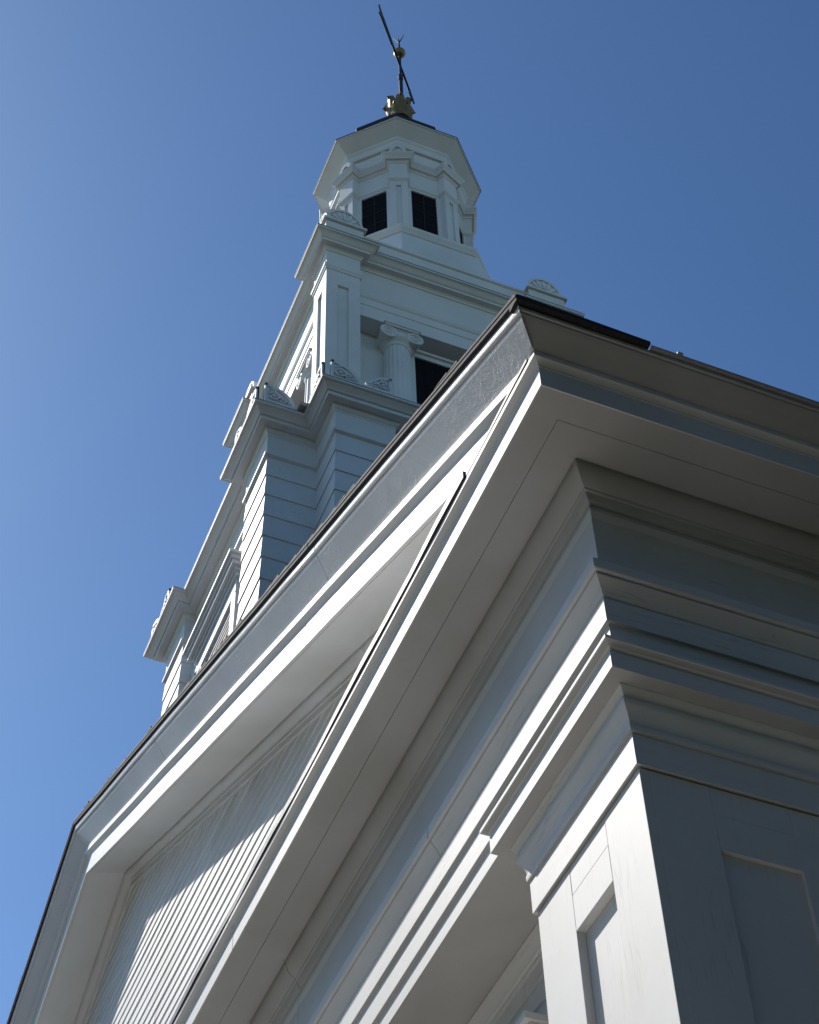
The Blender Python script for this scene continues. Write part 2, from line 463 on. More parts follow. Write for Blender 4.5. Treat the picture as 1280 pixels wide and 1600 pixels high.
# --- clapboard walls behind the pilasters
def lap(zt, zb, step, proj=0.014):
    pr = [(-0.06, zt)]
    pr2 = []
    z = zt
    while z > zb:
        z2 = z - step
        pr2 += [(0.0, z), (proj, z2 + 0.001), (proj, z2 - 0.003)]
        z = z2
    return [(-0.06, zt)] + pr2 + [(0.0, z), (-0.06, z)]
mb = MB(); mb.sweep(U(0.85), lap(-1.27, -8.05, 0.115), closed=False, seg=3.0)
mb.box(XL + 0.87, -0.87, BACK - 0.2, BACK, -8.15, 4.0)
build('clapboard_wall', mb, WHITE, church)

# --- corner pilasters (boards with open joints, sunk panels, moulded capitals)
def pilaster(x0, x1, y0, y1, name='pilaster'):
    mb = MB()
    zt, zb = -1.64, -8.15
    mb.box(x0 + 0.022, x1 - 0.022, y0 + 0.04, y1 - 0.04, zb, zt + 0.02)        # core: the floor of the sunk panels
    g = 0.0003
    for fc in range(4):
        if fc == 0: L_ = x1 - x0; T = lambda t, n, z: (x0 + t, y0 + 0.04 - n, z)
        if fc == 1: L_ = y1 - y0; T = lambda t, n, z: (x1 - 0.022 + n * 0.55, y0 + t, z)
        if fc == 2: L_ = x1 - x0; T = lambda t, n, z: (x1 - t, y1 - 0.04 + n, z)
        if fc == 3: L_ = y1 - y0; T = lambda t, n, z: (x0 + 0.022 - n * 0.55, y1 - t, z)
        a = 0.30; e0 = 0.0 if fc in (0, 2) else 0.040
        mb.fbox(T, e0, a - g, 0.0, 0.04, zb, zt)                      # stiles run full height
        mb.fbox(T, L_ - a + g, L_ - e0, 0.0, 0.04, zb, zt)
        mb.fbox(T, a, L_ - a, 0.0, 0.0392, zt - 0.14 + g, zt)            # top rail in two pieces
        mb.fbox(T, a, L_ - a, 0.0, 0.04, zt - 0.315, zt - 0.14 - g)
        mb.fbox(T, a, L_ - a, 0.0, 0.04, zb, zb + 0.75)
    p = build(name, mb, UPRIGHT, church, bevel=0.0025)
    q = [(x0, y0), (x1, y0), (x1, y1), (x0, y1)]
    cp = MB()
    e = 0.13
    cp.sweep(q, [(-0.03, -1.19), (-0.03, -1.63), (0.004, -1.63), (0.0155, -1.636), (0.0155, -1.480), (0.012, -1.478), (0.012, -1.470), (0.024, -1.466), (0.026, -1.458), (0.026, -1.436),
                 (0.022, -1.434), (0.022, -1.424), (0.026, -1.405), (0.036, -1.375), (0.050, -1.352), (0.052, -1.345), (0.052, -1.322), (0.044, -1.320), (0.044, -1.305), (0.056, -1.285), (0.066, -1.270), (0.066, -1.262),
                 (e, -1.258), (e, -1.168), (e - .010, -1.166), (e - .008, -1.155), (e + .004, -1.142), (e + .026, -1.134), (e + .030, -1.131), (e + .030, -1.113), (e - .05, -1.105), (-0.03, -1.105)])
    cap_ = build('capital', cp, WHITE, p, bevel=0.0012, smooth=24)
    cap_.data.materials.append(SOFFIT_SHADE)  # shade below the abacus is coloured in with the darkened white
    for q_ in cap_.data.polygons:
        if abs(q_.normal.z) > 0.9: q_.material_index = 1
    return p
pa = pilaster(-1.405, -0.485, 0.49, 1.44)
for cx in (-5.9, 2 * XA + 5.9):
    pc = copy_part(pa, church, Matrix.Translation((cx + 0.945, 0, 0)))
    copy_part(pa.children[0], pc, Matrix.Identity(4))
pc = copy_part(pa, church, Matrix.Translation((XL + 0.485 + 1.405, 0, 0)))
copy_part(pa.children[0], pc, Matrix.Identity(4))
# only a window crown shows; wide dark shutters and doors added to cut bounce
BLIND = plain('added_dark_shutter', (0.018, 0.024, 0.020), 0.6, bscale=9)
for cx, hw in ((-3.62, 1.42), (XA, 1.9), (2 * XA + 3.62, 1.42)):
    mb = MB()
    T0 = lambda t, n, z: (cx + t, 0.85 - n, z)
    for sx in (-1, 1):
        mb.fbox(T0, sx * hw - 0.06, sx * hw + 0.06, -0.02, 0.06, -7.2, -1.78)
    mb.fbox(T0, -hw - 0.08, hw + 0.08, -0.02, 0.065, -1.80, -1.68)
    mb.fbox(T0, -hw - 0.12, hw + 0.12, -0.02, 0.09, -1.675, -1.64)
    mb.fbox(T0, -hw - 0.14, hw + 0.14, -0.02, 0.12, -1.638, -1.60)
    mb.fbox(T0, -hw - 0.11, hw + 0.11, -0.02, 0.09, -7.3, -7.18)
    wf = build('window' if hw < 1.5 else 'added_door_frame', mb, WHITE, church, bevel=0.003)
    mb = MB()
    for q in range(4):
        mb.fbox(T0, -hw + 0.07 + q * (2 * hw - .14) / 4, -hw + 0.06 + (q + 1) * (2 * hw - .14) / 4, -0.02, 0.02, -7.18, -1.80)
    build('added_shutter' if hw < 1.5 else 'added_door', mb, BLIND, wf)

# --- pediment: tympanum clapboards
def zr(x): return -SL * abs(x - XA) - SL * XA            # rake reference: 0 at the corner, +4.26 at the ridge
mb = MB()
z = 0.20; i = 0
while z < 4.2:
    z2 = z + 0.112 + 0.007 * math.sin(i * 12.9898)
    hw = max(0.02, (zr(XA) - z + 0.02) / SL)
    hw2 = max(0.0, (zr(XA) - z2 + 0.02) / SL)
    y = 0.43
    jr = random.Random(i)
    js = [XA - hw]
    while js[-1] < XA + hw: js.append(js[-1] + jr.uniform(2.0, 4.2))
    js[-1] = XA + hw
    for a_, b_ in zip(js[:-1], js[1:]):
        if b_ - a_ < 0.01: continue
        b_ -= 0.002; n_ = 5
        dy = jr.uniform(-0.002, 0.002); dzb = jr.uniform(-0.002, 0.002)
        P = []; F = []
        for j in range(n_ + 1):
            xq = a_ + (b_ - a_) * j / n_
            dz = 0.0012 * noise.noise(Vector((xq * .6, i * 3.7, 0))) + dzb
            P += [(xq, y - 0.008 + dy, z + dz), (xq, y - 0.008 + dy, z + 0.006 + dz), (xq, y + 0.003, z2 + 0.012), (xq, y + 0.03, z2), (xq, y + 0.03, z)]
        for j in range(n_):
            for q in range(5):
                F.append((j * 5 + q, (j + 1) * 5 + q, (j + 1) * 5 + (q + 1) % 5, j * 5 + (q + 1) % 5))
        F += [(0, 1, 2, 3, 4), tuple(n_ * 5 + q for q in (4, 3, 2, 1, 0))]
        mb.add(P, F)
    z = z2; i += 1
tymp = build('tympanum', mb, BOARD, church)
for c_ in ((0.66, 0.66, 0.645), (0.74, 0.735, 0.71)):
    tymp.data.materials.append(paint('siding_paint', col=c_, bump=0.22, brush=(2, 2, 36), stain=0.5))
jr = random.Random(4); pm = 0; last = None
for p in tymp.data.polygons:
    if last is None or abs(p.center.x - last) > 1.6: pm = jr.choice((0, 0, 1, 2))
    last = p.center.x; p.material_index = pm

# --- raking cornices
def rake(side, prof, clip=0.2, wob=0.0, seed=0.0, seg=0.8, xstop=None):
    """profile (o, dz): o outward from the corona face, dz above the rake line at the corner"""
    bm = bmesh.new()
    N = int(8.7 / seg); rows = []
    fs = [(i / N, 0.0) for i in range(N + 1)]
    jr = random.Random(int(seed * 10) + (5 if side > 0 else 9) + len(prof)); x_ = jr.uniform(0.24, 0.36)
    while x_ < 0.93:
        fs = [c for c in fs if abs(c[0] - x_) > 0.006 or c[0] in (0.0, 1.0)]
        fs += [(x_ - 0.0005, 0.0), (x_ - 0.0002, 0.006), (x_ + 0.0002, 0.006), (x_ + 0.0005, 0.0)]
        x_ += jr.uniform(0.26, 0.42)
    fs.sort(); N = len(fs) - 1
    for i in range(N + 1):
        row = []
        f, dv = fs[i]
        for o, dz in prof:
            x0 = min(o, 0.30) if o > -0.0001 else 0.0
            if xstop is not None: x0 = xstop
            x = x0 + (XA - x0) * f
            wo = wob * noise.noise(Vector((x * 1.1, seed, side * 3.0))) if 0 < i < N else 0
            wz = wob * noise.noise(Vector((x * .9, seed + 4.4, side * 2.0))) if 0 < i < N else 0
            X = x if side > 0 else 2 * XA - x
            row.append(bm.verts.new((X, -o + wo + dv, dz - SL * x + wz)))
        rows.append(row)
    k = len(prof)
    for i in range(N):
        for j in range(k):
            bm.faces.new((rows[i][j], rows[i + 1][j], rows[i + 1][(j + 1) % k], rows[i][(j + 1) % k]))
    bm.faces.new(rows[0]); bm.faces.new(rows[-1])
    bmesh.ops.recalc_face_normals(bm, faces=bm.faces)
    if clip is not None:
        g = bm.verts[:] + bm.edges[:] + bm.faces[:]
        r = bmesh.ops.bisect_plane(bm, geom=g, plane_co=(0, 0, clip), plane_no=(0, 0, 1), clear_inner=True)
        ed = [e for e in r['geom_cut'] if isinstance(e, bmesh.types.BMEdge)]
        try: bmesh.ops.edgenet_fill(bm, edges=ed)
        except Exception: pass
    bm.verts.ensure_lookup_table(); bm.verts.index_update()
    mb = MB(); mb.add([v.co.copy() for v in bm.verts], [[v.index for v in f.verts] for f in bm.faces])
    bm.free()
    return mb
cor = [(-0.47, 0.10), (-0.47, -0.115), (-0.409, -0.115), (-0.409, -0.062), (-0.401, -0.058), (-0.400, -0.046), (-0.408, -0.043), (-0.407, -0.034), (-0.388, -0.034), (-0.368, -0.022), (-0.352, -0.002), (-0.346, 0.012), (-0.345, 0.022),
       (-0.345, 0.032), (-0.331, 0.028), (-0.330, 0.008), (-0.030, -0.0915), (-0.0295, -0.083), (-0.0272, -0.084), (-0.0265, -0.0925), (-0.012, -0.099), (0.0, -0.104), (0.0, 0.078), (0.003, 0.079), (0.006, 0.092), (0.018, 0.104), (0.030, 0.110),
       (0.035, 0.114), (0.035, 0.170), (0.024, 0.174), (0.0, 0.178)]
sim = [(0.0, 0.178), (0.030, 0.1785), (0.032, 0.184), (0.046, 0.204), (0.070, 0.238), (0.100, 0.280), (0.122, 0.310), (0.133, 0.3255), (0.134, 0.332), (0.116, 0.334), (0.116, 0.343), (0.148, 0.344), (0.151, 0.348), (0.151, 0.396), (0.0, 0.40)]
shg = [(-0.3, 0.44), (-0.3, 0.385), (0.0, 0.402), (0.152, 0.399), (0.170, 0.404), (0.172, 0.424), (0.176, 0.428), (0.176, 0.446), (0.14, 0.456)]
for side in (1, -1):
    rk = build('raking_cornice', rake(side, cor, 0.1955, 0.005, 1.0), WHITE, church, bevel=0.001, smooth=24)
    build('sima', rake(side, sim, 0.1955, 0.006, 2.0, seg=0.5), SIMA, rk, smooth=40,
          label='blistered, cracked paint on the slanting crown board')
# --- side eaves: crown board and gutter along the long walls
for sx in (1, -1):
    def E(pr, y0, y1, seg, wob, seed):
        N = max(1, int((y1 - y0) / seg)); P = []; F = []; k = len(pr)
        for i in range(N + 1):
            for o, z in pr:
                y = (y0 if y0 > -0.5 else -o) if i == 0 else y0 + (y1 - y0) * i / N
                if y0 < -0.5 and i > 0: y = 0.0 + y1 * i / N
                wz = wob * noise.noise(Vector((y * .8, seed, sx))) if i else 0
                P.append((o if sx > 0 else XL - o, y, z + wz))
        for i in range(N):
            for j in range(k):
                F.append((i * k + j, (i + 1) * k + j, (i + 1) * k + (j + 1) % k, i * k + (j + 1) % k))
        F += [tuple(range(k)), tuple(range(N * k, (N + 1) * k))[::-1]]
        m_ = MB(); m_.add(P, F); return m_
    o_ = E([(0.0, 0.1945), (0.034, 0.192), (0.040, 0.200), (0.060, 0.215), (0.085, 0.240), (0.110, 0.262), (0.134, 0.282), (0.138, 0.288), (0.132, 0.294), (0.148, 0.298), (0.150, 0.316), (0.0, 0.32)], -1, BACK, 1.0, 0.003, 1.1)
    build('eave_crown_board', o_, SOFFIT_SHADE, church, bevel=0.0015, smooth=40)
    o_ = E([(0.02, 0.325), (0.02, 0.3205), (0.150, 0.3205), (0.164, 0.3215), (0.168, 0.325), (0.168, 0.334), (0.161, 0.334), (0.155, 0.327)], 0.49, BACK, 1.0, 0.003, 2.1)
    for yb in (0.63, 5.2, 9.8, 14.4):
        o_.box(*sorted((0.15 if sx > 0 else XL - 0.15, 0.177 if sx > 0 else XL - 0.177)), yb - 0.014, yb + 0.014, 0.330, 0.341)
    build('gutter', o_, GUTTER, church)
# --- roof: two shingled slopes, butt edges of the shingles along the rakes, short dark return over the eave
mb = MB()
for side in (1, -1):
    mm = rake(side, shg, None, 0.005, 2.0, seg=0.5)
    mb.add(mm.v, mm.f)
    f = lambda x: x if side > 0 else 2 * XA - x
    x0, x1, y0, y1 = 0.04, XA, 0.29, BACK + 0.2
    zt = lambda x: 0.44 - SL * x
    P = [(f(x0), y0, zt(x0)), (f(x1), y0, zt(x1)), (f(x1), y1, zt(x1)), (f(x0), y1, zt(x0))]
    mb.add(P + [(p[0], p[1], p[2] - 0.06) for p in P], [(0, 1, 2, 3), (7, 6, 5, 4), (0, 4, 5, 1), (1, 5, 6, 2), (2, 6, 7, 3), (3, 7, 4, 0)])
    # ragged shingle butts
    x = 0.16
    while x > XA + 0.1:
        L_ = random.uniform(0.10, 0.17)
        h = random.uniform(0.004, 0.016)
        ov = random.uniform(-0.006, 0.010)
        xa, xb = x, x - L_
        za, zb = 0.452 - SL * xa, 0.452 - SL * xb
        P = [(f(xa), -0.168 - ov, za), (f(xb), -0.168 - ov, zb), (f(xb), 0.10, zb), (f(xa), 0.10, za)]
        P2 = [(f(xa), -0.168 - ov, za + h + 0.008), (f(xb), -0.168 - ov, zb + h * .3), (f(xb), 0.10, zb + h * .3), (f(xa), 0.10, za + h + 0.008)]
        mb.add(P + P2, [(0, 3, 2, 1), (4, 5, 6, 7), (0, 1, 5, 4), (1, 2, 6, 5), (2, 3, 7, 6), (3, 0, 4, 7)])
        x = xb
    # return over the eave
    if side > 0:
        mb.add([(0.10, -0.17, 0.322), (0.176, -0.17, 0.330), (0.178, -0.17, 0.362), (0.10, -0.17, 0.42),
                (0.10, 0.48, 0.322), (0.176, 0.48, 0.322), (0.178, 0.48, 0.342), (0.10, 0.48, 0.395)],
               [(0, 1, 2, 3), (7, 6, 5, 4), (0, 4, 5, 1), (1, 5, 6, 2), (2, 6, 7, 3), (3, 7, 4, 0)])
build('roof', mb, DARK, church)

# ================================================================== STEEPLE
YC = 3.129
steeple = thing('steeple', 'tall white wooden steeple in three tiers, columned belfry and octagonal lantern, rising behind the pediment', 'steeple', (XA, YC, ZO + 2.6))
def face(k):
    """frame of tower face k: 0 front (-Y), 1 right (+X), 2 back, 3 left; t along, n outward, z"""
    a = k * math.pi / 2
    c, s_ = math.cos(a), math.sin(a)
    return lambda t, n, z: (XA + t * c + n * s_, YC + t * s_ - n * c, z)
def cross(a, R, w_, d):
    P = []
    for k in range(4):
        T = face(k)
        for t, n in ((-a, R), (-a + w_, R), (-a + w_, R - d), (a - w_, R - d), (a - w_, R), (a, R), (a, a)):
            q = T(t, n, 0); P.append((q[0], q[1]))
    return P
def rot_copy(src, parent, k):
    M = Matrix.Rotation(k * math.pi / 2, 4, 'Z')
    return copy_part(src, parent, M)

# --- lower tier
A1, R1 = 1.69, 2.225
plan = cross(A1, R1, 0.64, 0.125)
mb = MB(); mb.sweep(plan, lap(8.52, 2.6, 0.315, 0.013))
base = build('lower_tier', mb, TOWER, steeple, bevel=0.002, label='lap-sided lower tier with stepped corners')
mb = MB(); mb.sweep(plan, [(-0.06, 9.0), (-0.06, 8.50), (0.004, 8.50), (0.034, 8.515), (0.036, 8.545), (0.012, 8.56), (0.010, 8.60), (0.010, 9.0)])
build('frieze_board', mb, TOWER, base, bevel=0.002)
low_c = [(-0.06, 9.12), (-0.06, 8.86), (0.014, 8.86), (0.014, 8.885), (0.022, 8.89), (0.036, 8.905), (0.046, 8.930), (0.047, 8.945), (0.132, 8.942), (0.134, 8.985), (0.128, 8.988), (0.128, 8.997), (0.150, 9.0), (0.160, 9.012), (0.182, 9.034),
         (0.200, 9.046), (0.205, 9.05), (0.205, 9.058), (0.232, 9.060), (0.237, 9.062), (0.237, 9.088)]
mb = MB(); mb.sweep(plan, low_c + [(0.0, 9.12)])
build('cornice', mb, TOWER, base, bevel=0.001, smooth=22)
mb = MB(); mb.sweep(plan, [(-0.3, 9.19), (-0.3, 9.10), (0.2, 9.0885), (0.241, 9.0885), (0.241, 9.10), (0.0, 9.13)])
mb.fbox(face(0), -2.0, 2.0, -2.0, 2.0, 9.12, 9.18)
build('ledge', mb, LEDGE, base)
# window with a bracketed crown in each recess
def tier_window():
    T = face(0); n0 = R1 - 0.125
    mb = MB()
    mb.fbox(T, -0.62, -0.48, n0 - 0.02, n0 + 0.05, 5.2, 7.78)
    mb.fbox(T, 0.48, 0.62, n0 - 0.02, n0 + 0.05, 5.2, 7.78)
    mb.fbox(T, -0.626, 0.626, n0 - 0.021, n0 + 0.055, 7.62, 7.799)
    for (e, za, zb) in ((0.075, 7.80, 7.86), (0.10, 7.86, 7.90), (0.14, 7.90, 7.96), (0.16, 7.96, 8.01), (0.19, 8.01, 8.05)):
        mb.fbox(T, -0.60 - e, 0.60 + e, n0 - 0.02, n0 + e, za, zb)
    mb.fbox(T, -0.70, 0.70, n0 - 0.02, n0 + 0.10, 5.12, 5.2)
    return mb
wd = build('window', tier_window(), TOWER, base, bevel=0.003)
# the louver sits inside the same sub-part level
mb = MB()
T = face(0)
for i in range(34):
    z0 = 5.2 + i * 0.072
    P = [T(-0.475, R1 - 0.125 - 0.01, z0 + 0.07), T(0.475, R1 - 0.125 - 0.01, z0 + 0.07), T(0.475, R1 - 0.125 + 0.03, z0), T(-0.475, R1 - 0.125 + 0.03, z0)]
    mb.add(P + [(p[0], p[1], p[2] + 0.012) for p in P], [(0, 1, 2, 3), (7, 6, 5, 4), (0, 4, 5, 1), (1, 5, 6, 2), (2, 6, 7, 3), (3, 7, 4, 0)])
lv = build('louver', mb, TOWER, base)
for k in (1, 2, 3):
    rot_copy(wd, base, k); rot_copy(lv, base, k)
# quarter-fan acroteria on the stepped corners
def quarter(mb, T, t0, sgn, n, z0, w_=0.34, h=0.30, th=0.035):
    """quarter fan: upright at t0, curving down along sgn*t"""
    k = 14
    def tt(q): return t0 + sgn * q
    base_ = [(0, z0), (w_ + 0.06, z0), (w_ + 0.06, z0 + 0.05), (0, z0 + 0.05)]
    mb.prism(T, [(tt(a), b) for a, b in base_], n - 0.01, n + th + 0.02)
    outer = [(w_ * math.cos(i * math.pi / 2 / k), z0 + 0.05 + h * math.sin(i * math.pi / 2 / k)) for i in range(k + 1)]
    inner = [(w_ * 0.86 * math.cos(i * math.pi / 2 / k), z0 + 0.05 + h * 0.86 * math.sin(i * math.pi / 2 / k)) for i in range(k + 1)]
    for i in range(k):
        mb.prism(T, [(tt(a), b) for a, b in (outer[i], outer[i + 1], inner[i + 1], inner[i])], n, n + th)
    mb.prism(T, [(tt(a), b) for a, b in ((0, z0 + 0.05), (0.03, z0 + 0.05), (0.03, z0 + 0.05 + h), (0, z0 + 0.05 + h))], n, n + th)
    mb.prism(T, [(tt(a), b) for a, b in ([(0, z0 + 0.05)] + inner)], n, n + 0.018)
    # scroll and leaf relief
    for (cx, cz, r, r2) in ((0.10, 0.13, 0.062, 0.030), (0.20, 0.10, 0.048, 0.022), (0.09, 0.22, 0.036, 0.015), (0.27, 0.075, 0.026, 0.012)):
        o = arc(tt(cx), z0 + 0.03 + cz, r, 20, 330, 12); q = arc(tt(cx), z0 + 0.03 + cz, r - 0.018, 20, 330, 12)
        for i in range(12):
            mb.prism(T, [o[i], o[i + 1], q[i + 1], q[i]], n + 0.01, n + 0.045)
        mb.prism(T, arc(tt(cx), z0 + 0.03 + cz, r2 * 0.7, 0, 330, 8), n + 0.01, n + 0.05)
T = face(0)
T1 = lambda t, n, z: T(n, t, z)
T2 = lambda t, n, z: T(-n, t, z)
ACR = [(T, -A1 - 0.13, 1, R1 + 0.165, 0.34, 0.31), (T, A1 + 0.13, -1, R1 + 0.165, 0.34, 0.31), (T, A1 - 0.54, 1, R1 + 0.165, 0.27, 0.28), (T, -A1 + 0.54, -1, R1 + 0.165, 0.27, 0.28),
       (T1, R1 + 0.13, -1, A1 + 0.165, 0.34, 0.31), (T2, R1 + 0.13, -1, A1 + 0.165, 0.34, 0.31)]
for qi, (TT, t0, sg, n_, w_, h_) in enumerate(ACR):
    mb = MB(); quarter(mb, TT, t0, sg, n_ + 0.0017 * qi, 9.104 + 0.0023 * qi, w_, h_)
    ac = build('acroterion', mb, TOWER, base, bevel=0.002)
    for k in (1, 2, 3): rot_copy(ac, base, k)

# --- belfry
H2 = 1.60; W2 = 0.43
bplan = []
for k in range(4):
    T = face(k)
    for t, n in ((-H2, H2), (-H2 + W2, H2), (-H2 + W2, H2 - 0.11), (H2 - W2, H2 - 0.11), (H2 - W2, H2)):
        q = T(t, n, 0); bplan.append((q[0], q[1]))
mb = MB()
q = [face(k)(-1.25, 1.25, 0)[:2] for k in range(4)]
mb.sweep(q, [(-0.1, 9.1), (0.0, 9.1), (0.0, 12.3), (-0.1, 12.3)])
mb.fbox(face(0), -1.4, 1.4, -1.4, 1.4, 12.068, 12.4)
belfry = build('belfry', mb, TOWER, steeple, label='square belfry with recessed bays and columns between corner piers')
def pier():
    mb = MB(); T = face(1)                 # pier at the -t end of face 1 = front right corner
    def bx(t0, t1, n0, n1, z0, z1): mb.fbox(T, t0, t1, n0, n1, z0, z1)
    bx(-H2 + 0.03, -H2 + W2, H2 - W2, H2 - 0.03, 9.1, 12.7)
    for (a, b) in ((0.0, 0.145), (0.285, W2)):
        bx(-H2 + a, -H2 + b, H2 - 0.03, H2, 9.1, 12.655)
    bx(-H2 + 0.145, -H2 + 0.285, H2 - 0.03, H2, 12.36, 12.655); bx(-H2 + 0.145, -H2 + 0.285, H2 - 0.03, H2, 9.1, 9.5)
    T = face(0)
    for (a, b) in ((0.03, 0.145), (0.285, W2)):
        mb.fbox(T, H2 - b, H2 - a, H2 - 0.03, H2, 9.1, 12.655)
    mb.fbox(T, H2 - 0.285, H2 - 0.145, H2 - 0.03, H2, 12.36, 12.655); mb.fbox(T, H2 - 0.285, H2 - 0.145, H2 - 0.03, H2, 9.1, 9.5)
    return mb
pr_ = build('pier', pier(), TOWER, belfry, bevel=0.003)
for k in (1, 2, 3): rot_copy(pr_, belfry, k)
def inner(o): return o
eplan = [face(k)(-(H2 - 0.11), H2 - 0.11, 0)[:2] for k in range(4)]
mb = MB()
mb.sweep(eplan, [(-0.22, 12.062), (-0.005, 12.062), (-0.005, 12.30), (0.006, 12.305), (0.006, 12.44), (-0.22, 12.44)])
mb.sweep(eplan, [(-0.22, 12.44), (0.0, 12.44), (0.018, 12.46), (0.034, 12.50), (0.034, 12.53), (0.004, 12.545), (0.0, 13.12), (-0.22, 13.12)])
build('entablature', mb, TOWER, belfry, bevel=0.002)
cpier = [face(1)(-H2, H2, 0)[:2], face(1)(-H2 + W2, H2, 0)[:2], face(1)(-H2 + W2, H2 - W2, 0)[:2], face(1)(-H2, H2 - W2, 0)[:2]]
mb = MB(); mb.sweep(cpier, [(-0.1, 12.65), (0.010, 12.65), (0.016, 12.665), (0.016, 12.68), (0.03, 12.70), (0.034, 12.735), (0.004, 12.745), (0.002, 13.10), (-0.1, 13.10)])
pcap = build('pier_cap', mb, TOWER, belfry, bevel=0.002)
for k in (1, 2, 3): rot_copy(pcap, belfry, k)
mb = MB()
mb.sweep(bplan, [(-0.08, 13.30), (-0.08, 13.06), (0.012, 13.06), (0.018, 13.09), (0.03, 13.105), (0.04, 13.118), (0.10, 13.122), (0.10, 13.160), (0.112, 13.166), (0.125, 13.18), (0.14, 13.205),
                 (0.158, 13.225), (0.168, 13.232), (0.190, 13.236), (0.192, 13.262), (0.0, 13.30)])
build('cornice', mb, TOWER, belfry, bevel=0.001, smooth=22)
mb = MB()
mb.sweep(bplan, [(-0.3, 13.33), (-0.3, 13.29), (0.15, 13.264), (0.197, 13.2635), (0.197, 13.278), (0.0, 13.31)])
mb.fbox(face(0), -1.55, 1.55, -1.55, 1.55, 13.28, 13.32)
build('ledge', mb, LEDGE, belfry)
# blocking course between the corner blocks
mb = MB()
cpl = [face(k)(-1.545, 1.545, 0)[:2] for k in range(4)]
mb.sweep(cpl, [(-0.12, 13.30), (0.0, 13.30), (0.0, 13.70), (0.025, 13.715), (0.028, 13.75), (-0.12, 13.77)])
mb.fbox(face(0), -1.45, 1.45, -1.45, 1.45, 13.55, 13.62)
build('blocking_course', mb, TOWER, belfry, bevel=0.003)
def fan(mb, T, tc_, n, z0, w_=0.25, h=0.33, th=0.07):
    k = 20
    ot = [(tc_ + w_ * math.cos(math.pi * i / k), z0 + h * math.sin(math.pi * i / k)) for i in range(k + 1)]
    it = [(tc_ + w_ * .88 * math.cos(math.pi * i / k), z0 + h * .88 * math.sin(math.pi * i / k)) for i in range(k + 1)]
    mb.prism(T, it, n - th * .5, n - 0.004)
    for i in range(k):
        mb.prism(T, [ot[i], ot[i + 1], it[i + 1], it[i]], n - th * .5, n + 0.016)
    mb.prism(T, arc(tc_, z0, 0.055, 0, 180, 8), n - 0.01, n + 0.02)
    for i in range(7):
        a = rad(14 + i * 25.3)
        c0 = Vector((math.cos(a), math.sin(a)))
        p0 = Vector((tc_, z0)); r0, r1 = 0.075, 0.80
        ax = Vector((c0.x * w_, c0.y * h)); nx = Vector((-c0.y, c0.x))
        pts = []
        for (f, wd_) in ((0.30, 0.008), (0.5, 0.020), (0.68, 0.027), (0.80, 0.016)):
            pts.append(p0 + ax * f + nx * wd_)
        pts.append(p0 + ax * 0.86)
        for (f, wd_) in ((0.80, 0.016), (0.68, 0.027), (0.5, 0.020), (0.30, 0.008)):
            pts.append(p0 + ax * f - nx * wd_)
        mb.prism(T, [(q.x, q.y) for q in pts], n - 0.01, n + 0.014)
mb = MB(); T = face(1)
mb.fbox(T, -1.63, -1.13, 1.13, 1.63, 13.30, 13.735)
mb.fbox(T, -1.665, -1.095, 1.095, 1.665, 13.735, 13.775)
mb.fbox(T, -1.645, -1.115, 1.115, 1.645, 13.775, 13.80)
blk = build('corner_block', mb, TOWER, belfry, bevel=0.003)
mb = MB()
fan(mb, face(1), -1.375, 1.60, 13.80); fan(mb, face(0), 1.375, 1.60, 13.80)
fn = build('fan_ornament', mb, TOWER, belfry, bevel=0.0015)
for k in (1, 2, 3): rot_copy(blk, belfry, k); rot_copy(fn, belfry, k)
# fluted Ionic columns in antis
def column():
    mb = MB(); T = face(1)
    c0 = T(-0.60, 1.315, 0)
    M = Matrix.Translation((c0[0], c0[1], 0))
    nf = 20; K = 120
    flute = lambda t, z: 1.0 - 0.055 * abs(math.sin(nf * t / 2)) ** 0.6
    mb.lathe([(0.185, 9.40), (0.178, 9.8), (0.172, 10.6), (0.163, 11.3), (0.156, 11.74)], K, M, flute)
    mb.lathe([(0.25, 9.12), (0.255, 9.16), (0.25, 9.2), (0.22, 9.22), (0.21, 9.26), (0.22, 9.29), (0.235, 9.32), (0.22, 9.36), (0.195, 9.38), (0.19, 9.40)], 32, M)
    mb.lathe([(0.158, 11.73), (0.165, 11.745), (0.17, 11.76), (0.165, 11.775), (0.185, 11.80), (0.21, 11.83), (0.20, 11.86), (0.15, 11.87)], 32, M)
    zc = 11.905; rv = 0.108
    for sg in (-1, 1):
        tcn = -0.60 + sg * 0.168
        Mx = Matrix.Translation(T(tcn, 1.315, zc)) @ Matrix.Rotation(math.pi / 2, 4, 'Y')
        pr = [(0.0001, 0.185), (0.020, 0.185), (0.024, 0.175), (0.034, 0.174), (0.040, 0.186), (0.050, 0.186), (0.056, 0.174), (0.070, 0.174), (0.077, 0.187), (0.094, 0.189), (rv, 0.183), (rv, 0.165), (0.098, 0.150),
              (0.078, 0.05), (0.074, 0.0), (0.078, -0.05), (0.098, -0.150), (rv, -0.165), (rv, -0.183), (0.094, -0.189), (0.0001, -0.185)]
        mb.lathe([(r, z) for r, z in reversed(pr)], 28, Mx)
    mb.fbox(T, -0.60 - 0.18, -0.60 + 0.18, 1.315 - 0.165, 1.315 + 0.168, 11.905, 12.005)
    mb.fbox(T, -0.60 - 0.17, -0.60 + 0.17, 1.315 + 0.150, 1.315 + 0.176, 11.975, 12.0)
    mb.fbox(T, -0.60 - 0.215, -0.60 + 0.215, 1.315 - 0.20, 1.315 + 0.20, 12.005, 12.040)
    mb.fbox(T, -0.60 - 0.235, -0.60 + 0.235, 1.315 - 0.215, 1.315 + 0.212, 12.040, 12.0615)
    return mb
cl = build('column', column(), TOWER, belfry, smooth=30)
for k in range(4):
    if k: rot_copy(cl, belfry, k)
